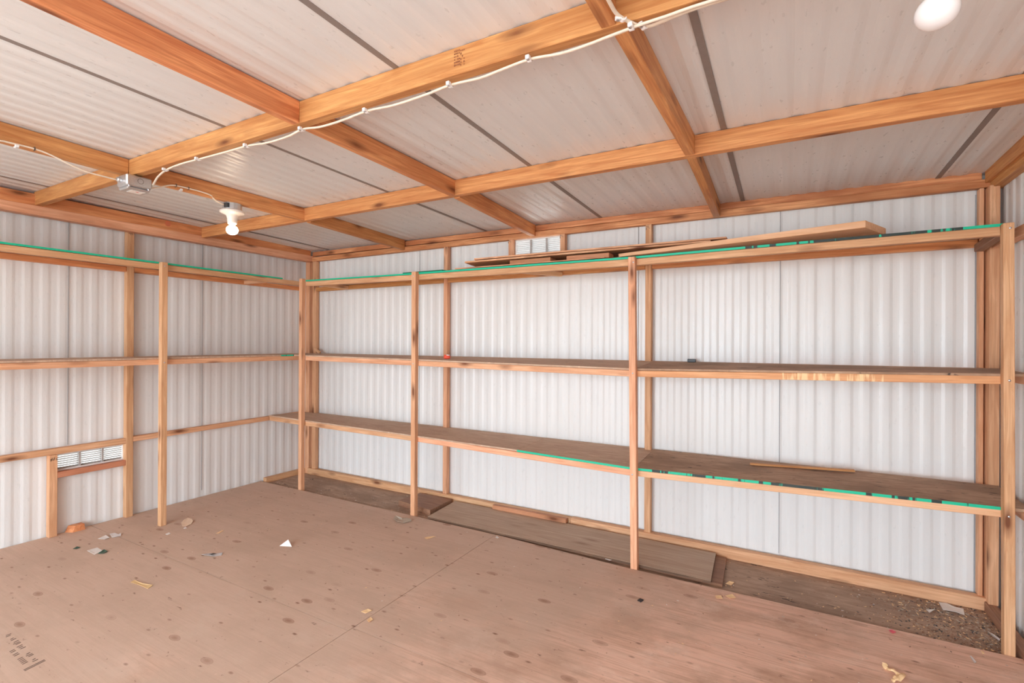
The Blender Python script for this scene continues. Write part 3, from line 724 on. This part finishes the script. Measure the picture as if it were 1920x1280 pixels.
for k in range(20):
    a0 = 2*math.pi*k/20; a1 = 2*math.pi*(k+1)/20
    q = [bm.verts.new((-0.0006+0.0006*(r > 0.012), math.cos(a)*r, math.sin(a)*r)) for a in (a0, a1) for r in (0.0115, 0.0132)]
    bm.faces.new((q[0], q[1], q[3], q[2]))
link('knockout', bm, M['staple'], jb, loc=(-2.8010, 1.232, 2.046))
bm = bmesh.new(); bmesh.ops.create_cone(bm, cap_ends=True, segments=14, radius1=0.013, radius2=0.011, depth=0.018); bmesh.ops.rotate(bm, verts=bm.verts, matrix=Matrix.Rotation(math.pi/2, 3, 'X'))
link('cable_clamp', bm, M['galv'], jb, loc=(-2.862, 1.166, 2.046), smooth=True)

# lamp holders
def lamp(name, label, x, y, ztop, lit, k=1.0):
    root = thing(name, label, 'light bulb', (x, y, ztop-0.20))
    bm = lathe_bm([(0, 0), (0.052, 0), (0.052, -0.036), (0.050, -0.038), (0, -0.038)], 16); link('metal_box', bm, M['galv'], root, loc=(x, y, ztop), smooth=False)
    bm = bmesh.new(); box_bm(0.030, 0.016, 0.026, 0.002, bm=bm); link('box_clamp', bm, M['dark'], root, loc=(x+0.022, y-0.048, ztop-0.018))
    bm = lathe_bm([(0.020, 0), (0.060, 0), (0.066, -0.004), (0.067, -0.010), (0.062, -0.016), (0.045, -0.021), (0.032, -0.030), (0.027, -0.045), (0.026, -0.070), (0.024, -0.078), (0.018, -0.079), (0, -0.079)])
    link('porcelain_holder', bm, M['porc'], root, loc=(x, y, ztop-0.0385), smooth=True)
    r = 0.031*k
    P = [(0.013, 0.006), (0.0145, -0.004)]
    for i in range(13):
        a = math.radians(62-152*i/12); P.append((r*math.cos(a)*1.04, -0.030*k-0.006+r*math.sin(a)*0.93))
    P[-1] = (0, P[-1][1])
    bm = lathe_bm(P); link('glass_bulb', bm, M['bulbon' if lit else 'bulboff'], root, loc=(x, y, ztop-0.1165), smooth=True)
    return root
lamp('lit_bulb', 'lit round bulb in a cream porcelain holder under the left joist', -2.882, 1.742, zc(-2.88, 1.742)-H, True)
lamp('unlit_bulb', 'unlit white bulb cut off by the top edge of the photo at the upper right', 0.247, 1.236, zc(0.2, 1.2)-H, False, 1.1)

# ------------------------------------------------------------------ litter
def flat(name, pts, mat, label, cat, z=0.0, th=0.0016, lift=0.0, seed=0):
    rnd = random.Random(seed or len(pts)*7+int(pts[0][0]*1000))
    cx = sum(p[0] for p in pts)/len(pts); cyy = sum(p[1] for p in pts)/len(pts)
    bm = bmesh.new()
    rings = []
    for f in (0.5, 1.0):
        rings.append([(cx+(p[0]-cx)*f, cyy+(p[1]-cyy)*f, (lift*rnd.random() if f == 1.0 else lift*0.15)) for p in pts])
    def layer(dz):
        c = bm.verts.new((0, 0, dz)); R = [[bm.verts.new((q[0]-cx, q[1]-cyy, q[2]+dz)) for q in r] for r in rings]
        n = len(pts)
        for i in range(n):
            j = (i+1) % n
            bm.faces.new((c, R[0][i], R[0][j])); bm.faces.new((R[0][i], R[1][i], R[1][j], R[0][j]))
        return R[1]
    a = layer(0.0); b = layer(th)
    for i in range(len(pts)):
        j = (i+1) % len(pts); bm.faces.new((a[i], a[j], b[j], b[i]))
    o = link(name, bm, M[mat], loc=(cx, cyy, z+0.0003)); return tag(o, label, cat)
flat('paper_scrap', [(-3.65, 1.336), (-3.659, 1.39), (-3.57, 1.385), (-3.548, 1.335)], 'paper', 'square white paper piece on the floor near the low left vent', 'paper scrap', lift=0.004)
flat('fabric_scrap', [(-3.548, 1.350), (-3.578, 1.392), (-3.53, 1.391), (-3.520, 1.368)], 'greenb', 'dark green scrap touching the square white paper', 'scrap', lift=0.005, z=0.0025)
flat('paper_scrap', [(-3.818, 1.454), (-3.842, 1.504), (-3.770, 1.496), (-3.763, 1.466)], 'paper', 'cream triangular paper scrap on the floor left of the left shelving post', 'paper scrap', lift=0.005)
flat('paper_scrap', [(-3.835, 1.522), (-3.831, 1.548), (-3.78, 1.551), (-3.795, 1.568), (-3.744, 1.547), (-3.753, 1.516), (-3.760, 1.504)], 'foil', 'crinkled whitish paper strip next to the cream triangular scrap', 'paper scrap', lift=0.006)
flat('bark_bit', [(-3.762, 1.308), (-3.781, 1.334), (-3.744, 1.338), (-3.743, 1.315)], 'greenb', 'small dark leaf bit on the floor left of the square paper', 'leaf', lift=0.004)
flat('card_piece', [(-3.575, 1.83), (-3.66, 1.865), (-3.698, 1.903), (-3.712, 1.935), (-3.665, 1.938), (-3.618, 1.92), (-3.567, 1.881), (-3.556, 1.841)], 'card', 'rounded cream card piece on the floor right of the left shelving post', 'card', lift=0.004)
flat('paper_chip', [(-3.541, 1.818), (-3.557, 1.839), (-3.526, 1.834), (-3.522, 1.818)], 'paper', 'tiny white chip at the tip of the rounded cream card', 'paper scrap')
flat('paper_chip', [(-3.534, 1.705), (-3.544, 1.731), (-3.517, 1.729), (-3.508, 1.703)], 'paper', 'small white chip in front of the left shelving post', 'paper scrap')
flat('tan_strip', [(-2.981, 1.275), (-2.994, 1.297), (-2.909, 1.3), (-2.849, 1.318), (-2.833, 1.288), (-2.916, 1.283)], 'tan', 'short tan strip lying on the left foreground floor', 'strip', lift=0.003)
flat('plastic_wrapper', [(-3.0, 1.64), (-2.985, 1.67), (-2.95, 1.697), (-2.923, 1.72), (-2.901, 1.7), (-2.927, 1.668)], 'foil', 'flattened silvery wrapper on the floor left of centre', 'wrapper', lift=0.007)
flat('bark_bit', [(-2.965, 1.665), (-2.955, 1.685), (-2.935, 1.690), (-2.945, 1.668)], 'black', 'black bit lying on the silvery wrapper', 'scrap', z=0.007)
flat('wood_splinter', [(-3.263, 1.876), (-3.279, 1.92), (-3.271, 1.933), (-3.248, 1.884)], 'chip', 'pale splinter on the floor right of the rounded cream card', 'wood splinter')
# folded white triangle standing a little
bm = bmesh.new(); v = [bm.verts.new(q) for q in ((-0.03, -0.02, 0), (0.045, 0.012, 0), (0.0, 0.02, 0.032), (0.0, 0.03, 0.0))]
for f in ((0, 1, 2), (1, 3, 2), (3, 0, 2), (0, 3, 1)): bm.faces.new([v[i] for i in f])
tag(link('folded_paper', bm, M['paper'], loc=(-2.70, 1.975, 0.0005)), 'white folded paper triangle standing on the floor left of centre', 'paper scrap')
o = flat('dry_leaf', [(-2.418, 2.625), (-2.443, 2.671), (-2.392, 2.68), (-2.389, 2.713), (-2.338, 2.711), (-2.304, 2.681), (-2.32, 2.626), (-2.372, 2.612)], 'leafg', 'grey crumpled dry leaf in front of the second shelving post', 'leaf', lift=0.022)
flat('wood_shaving', [(-2.034, 2.493), (-2.031, 2.52), (-1.987, 2.545), (-2.002, 2.511), (-2.009, 2.479)], 'chip', 'pale wood shaving on the floor in front of the stacked boards', 'wood shaving', lift=0.006)
flat('paper_chip', [(-1.645, 2.726), (-1.649, 2.752), (-1.624, 2.738), (-1.626, 2.72)], 'paper', 'whitish chip beside the edge of the plywood near the stacked boards', 'paper scrap', lift=0.004)
flat('wood_shaving', [(-1.736, 1.67), (-1.725, 1.702), (-1.696, 1.698), (-1.709, 1.67)], 'chip', 'greenish pale shaving at the floor seam, upper of two', 'wood shaving', lift=0.005)
flat('wood_shaving', [(-1.657, 1.629), (-1.661, 1.656), (-1.638, 1.649), (-1.636, 1.621)], 'chip', 'pale shaving at the floor seam, lower of two', 'wood shaving', lift=0.005)
flat('black_chip', [(-0.643, 2.411), (-0.637, 2.438), (-0.617, 2.432), (-0.623, 2.406)], 'black', 'small black chip on the floor below the middle shelving post', 'scrap', th=0.003)
flat('paper_scrap', [(-0.931, 2.783), (-0.922, 2.800), (-0.881, 2.798), (-0.901, 2.775)], 'paper', 'bluish white paper scrap at the floor edge left of the middle post', 'paper scrap', z=0.0, lift=0.004)
flat('dry_leaf', [(-0.290, 2.845), (-0.275, 2.880), (-0.250, 2.880), (-0.262, 2.840)], 'chip', 'pale dry leaf beside the right end of the stacked floor boards', 'leaf', z=-0.018, lift=0.01)
flat('wood_shaving', [(-0.273, 2.676), (-0.244, 2.705), (-0.225, 2.675), (-0.251, 2.648)], 'chip', 'curled pale shaving on the floor right of the middle post, right one', 'wood shaving', lift=0.008)
flat('wood_shaving', [(-0.316, 2.64), (-0.292, 2.665), (-0.281, 2.636), (-0.309, 2.62)], 'chip', 'curled pale shaving on the floor right of the middle post, left one', 'wood shaving', lift=0.006)
flat('petal', [(0.387, 2.713), (0.402, 2.727), (0.411, 2.703), (0.398, 2.69), (0.389, 2.697)], 'pinkp', 'pink petal at the plywood edge near the right corner', 'petal', lift=0.005)
flat('paper_strip', [(0.650, 3.171), (0.680, 3.176), (0.707, 3.151), (0.738, 3.152), (0.727, 3.086), (0.694, 3.095), (0.65, 3.093)], 'paper', 'white paper strip lying by the right corner on the dirty floor', 'paper scrap', z=-0.018, lift=0.004)
flat('paper_scrap', [(0.578, 3.048), (0.595, 3.066), (0.613, 3.068), (0.586, 3.021)], 'paper', 'small white scrap left of the white paper strip by the right corner', 'paper scrap', z=-0.018, lift=0.006)
flat('metal_bit', [(0.642, 2.654), (0.647, 2.654), (0.652, 2.616), (0.644, 2.606)], 'foil', 'thin silvery metal bit on the plywood at the lower right', 'metal bit', th=0.003)
flat('wood_chip', [(0.692, 2.718), (0.698, 2.718), (0.7, 2.706), (0.694, 2.701)], 'chip', 'tiny yellow chip on the plywood in front of the right post', 'wood chip', th=0.003)
flat('plastic_strip', [(0.775, 2.961), (0.787, 2.948), (0.801, 2.905), (0.795, 2.892), (0.781, 2.917)], 'foil', 'clear plastic strip beside the foot of the right post', 'plastic', z=-0.018, lift=0.003)
# curled leaf in the foreground
bm = tube_bm([(-0.020, 0.052, 0.012), (-0.014, 0.030, 0.005), (0.004, 0.018, 0.012), (0.018, -0.002, 0.007), (0.008, -0.028, 0.012), (-0.006, -0.046, 0.006)], 0.0085, 6, 0.5)
for v in bm.verts: v.co += Vector((0.003*math.sin(v.co.y*300), 0, 0.002*math.sin(v.co.x*400)))
lf = link('curled_leaf', bm, M['chip'], loc=(0.348, 2.352, 0.0)); tag(lf, 'curled pale leaf on the plywood at the bottom right of the photo', 'leaf')
bm = tube_bm([(0.012, -0.030, 0.006), (0.026, -0.010, 0.014), (0.034, 0.016, 0.008)], 0.009, 6, 0.5)
o = link('leaf_lobe', bm, M['chip'], lf, loc=lf.location)

# things on the shelves
def lump(name, loc, sx, sy, sz, mat, label, cat, seed=1):
    bm = bmesh.new(); bmesh.ops.create_icosphere(bm, subdivisions=3, radius=1)
    for v in bm.verts:
        q = 1+0.28*noise.noise(v.co*1.6+Vector((seed, 0, 0)))
        v.co = Vector((v.co.x*sx*q, v.co.y*sy*q, max(0, v.co.z*0.5+0.5)*sz*q))
    return tag(link(name, bm, M[mat], loc=loc, smooth=True), label, cat)
cap = lump('red_cap', (-2.19, 2.93, 1.1315), 0.030, 0.022, 0.034, 'red', 'red and white crumpled packet on the middle shelf beside the wall stud', 'packet', 3)
bm = bmesh.new(); bmesh.ops.create_icosphere(bm, subdivisions=2, radius=1)
for v in bm.verts: v.co = Vector((v.co.x*0.016, v.co.y*0.012, v.co.z*0.005))
link('white_patch', bm, M['paper'], cap, loc=(-2.178, 2.926, 1.163), smooth=True)
bx_ = slab('small_box', -0.545, -0.497, 3.170, 3.195, 1.1435, 1.1625, M['black'], bev=0.002, label='small black box at the back of the middle shelf', cat='box')
board('wood_strip', (-0.190, 3.075, 0.5855), (0.300, 3.125, 0.5995), 0.028, 0.010, M['fir'], label='thin orange wood strip lying at the back of the lowest shelf', cat='wood strip')
flat('straw', [(-0.30, 2.965), (-0.298, 2.972), (-0.235, 2.985), (-0.236, 2.979)], 'tan', 'yellow straw on the lowest shelf left of the orange wood strip', 'straw', z=0.5665, th=0.002)
board('wood_offcut', (-3.925, 3.175, 1.186), (-3.850, 3.175, 1.150), 0.02, 0.022, M['palepine'], label='small wedge of wood in the back left corner on the middle shelf', cat='wood block')

# uncountable grit and chips
def grit(name, n, area, z, mats, label, smin, smax, seed, parent_kind='stuff'):
    rnd = random.Random(seed); bm = bmesh.new(); me_idx = []
    for i in range(n):
        x, y = area(rnd)
        s_ = rnd.uniform(smin, smax); r = bmesh.ops.create_cube(bm, size=1)
        a = rnd.random()*6.28; el = rnd.uniform(1, 3.2)
        for v in r['verts']:
            p = Vector((v.co.x*s_*el, v.co.y*s_, v.co.z*s_*0.35+s_*0.17))
            if rnd.random() < 0.3: p *= 0.7
            v.co = Vector((x+p.x*math.cos(a)-p.y*math.sin(a), y+p.x*math.sin(a)+p.y*math.cos(a), z+max(0, p.z)))
        k = rnd.randrange(len(mats))
        for f in {f for v in r['verts'] for f in v.link_faces}: f.material_index = k
    o = link(name, bm, M[mats[0]])
    for m_ in mats[1:]: o.data.materials.append(M[m_])
    o['kind'] = 'stuff'; o['label'] = label; o['category'] = 'debris'
    return o
def tri_area(r):
    x = 0.83-abs(r.gauss(0, 0.22)); x = max(0.05, x); y = r.uniform(2.775, 3.18); return x, y
grit('wood_chips', 1500, tri_area, -0.018, ['oldwood', 'chip', 'leafg', 'osbdark', 'oldwood', 'dark', 'osbdark'], 'heap of dark grit and wood chips on the floor in the right corner', 0.0015, 0.0055, 5)
grit('floor_crumbs', 330, lambda r: (r.uniform(-3.9, 0.8), 2.76-abs(r.gauss(0, 0.55))), 0.0, ['chip', 'oldwood', 'paper', 'ink', 'leafg'], 'tiny crumbs and chips scattered over the plywood floor', 0.0012, 0.0035, 9)
grit('strip_crumbs', 420, lambda r: (r.uniform(-4.05, 0.7), r.uniform(2.84, 3.17) if r.random() < 0.4 else r.uniform(2.815, 2.86)), -0.018, ['oldwood', 'chip', 'leafg', 'paper'], 'small crumbs scattered along the bare strip of floor by the back wall', 0.0012, 0.004, 11)

# printed ink marks on the near left floor sheet (unreadable stencil print)
bm = bmesh.new(); rnd = random.Random(3)
def ink(x0, y0, x1, y1, w):
    a = Vector((x0, y0, 0.0004)); b = Vector((x1, y1, 0.0004)); d = (b-a).normalized(); n_ = Vector((-d.y, d.x, 0))*w/2
    q = [bm.verts.new(p+Vector((0, 0, h_))) for h_ in (0, 0.0004) for p in (a-n_, b-n_, b+n_, a+n_)]
    bm.faces.new(q[4:]); bm.faces.new(q[:4][::-1])
    for i in range(4): bm.faces.new((q[i], q[(i+1) % 4], q[4+(i+1) % 4], q[4+i]))
ink(-2.535, 0.738, -2.547, 0.802, 0.004); ink(-2.545, 0.738, -2.557, 0.802, 0.004)
ps = [o for o in bpy.data.objects if o.name.startswith('plywood_sheet') and 'printed' in o['label']][0]
link('ink_line', bm, M['ink'], ps)['label'] = 'pair of printed black lines'
bm = bmesh.new()
for k in range(26):
    t = k/25; x = -2.58-0.34*t; y = 0.782+0.010*t
    if rnd.random() < 0.8: ink(x, y-rnd.uniform(0.004, 0.012), x-rnd.uniform(0, 0.006), y+rnd.uniform(0.004, 0.012), 0.0045)
    if rnd.random() < 0.6 and t < 0.6: ink(x, y-0.034, x-0.004, y-0.018, 0.004)
ps = [o for o in bpy.data.objects if o.name.startswith('plywood_sheet') and 'printed' in o['label']][0]
im = link('ink_print', bm, M['ink'], ps); im['label'] = 'faded black stencil print'

# portal at the doorway so the sky light is sampled well
pl = bpy.data.lights.new('doorway_portal', 'AREA'); pl.shape = 'RECTANGLE'; pl.size = 4.3; pl.size_y = 2.1; pl.cycles.is_portal = True
po = bpy.data.objects.new('doorway_portal', pl); C.objects.link(po); po.location = (-1.6, YF-0.02, 1.0); po.rotation_euler = (math.radians(90), 0, 0)
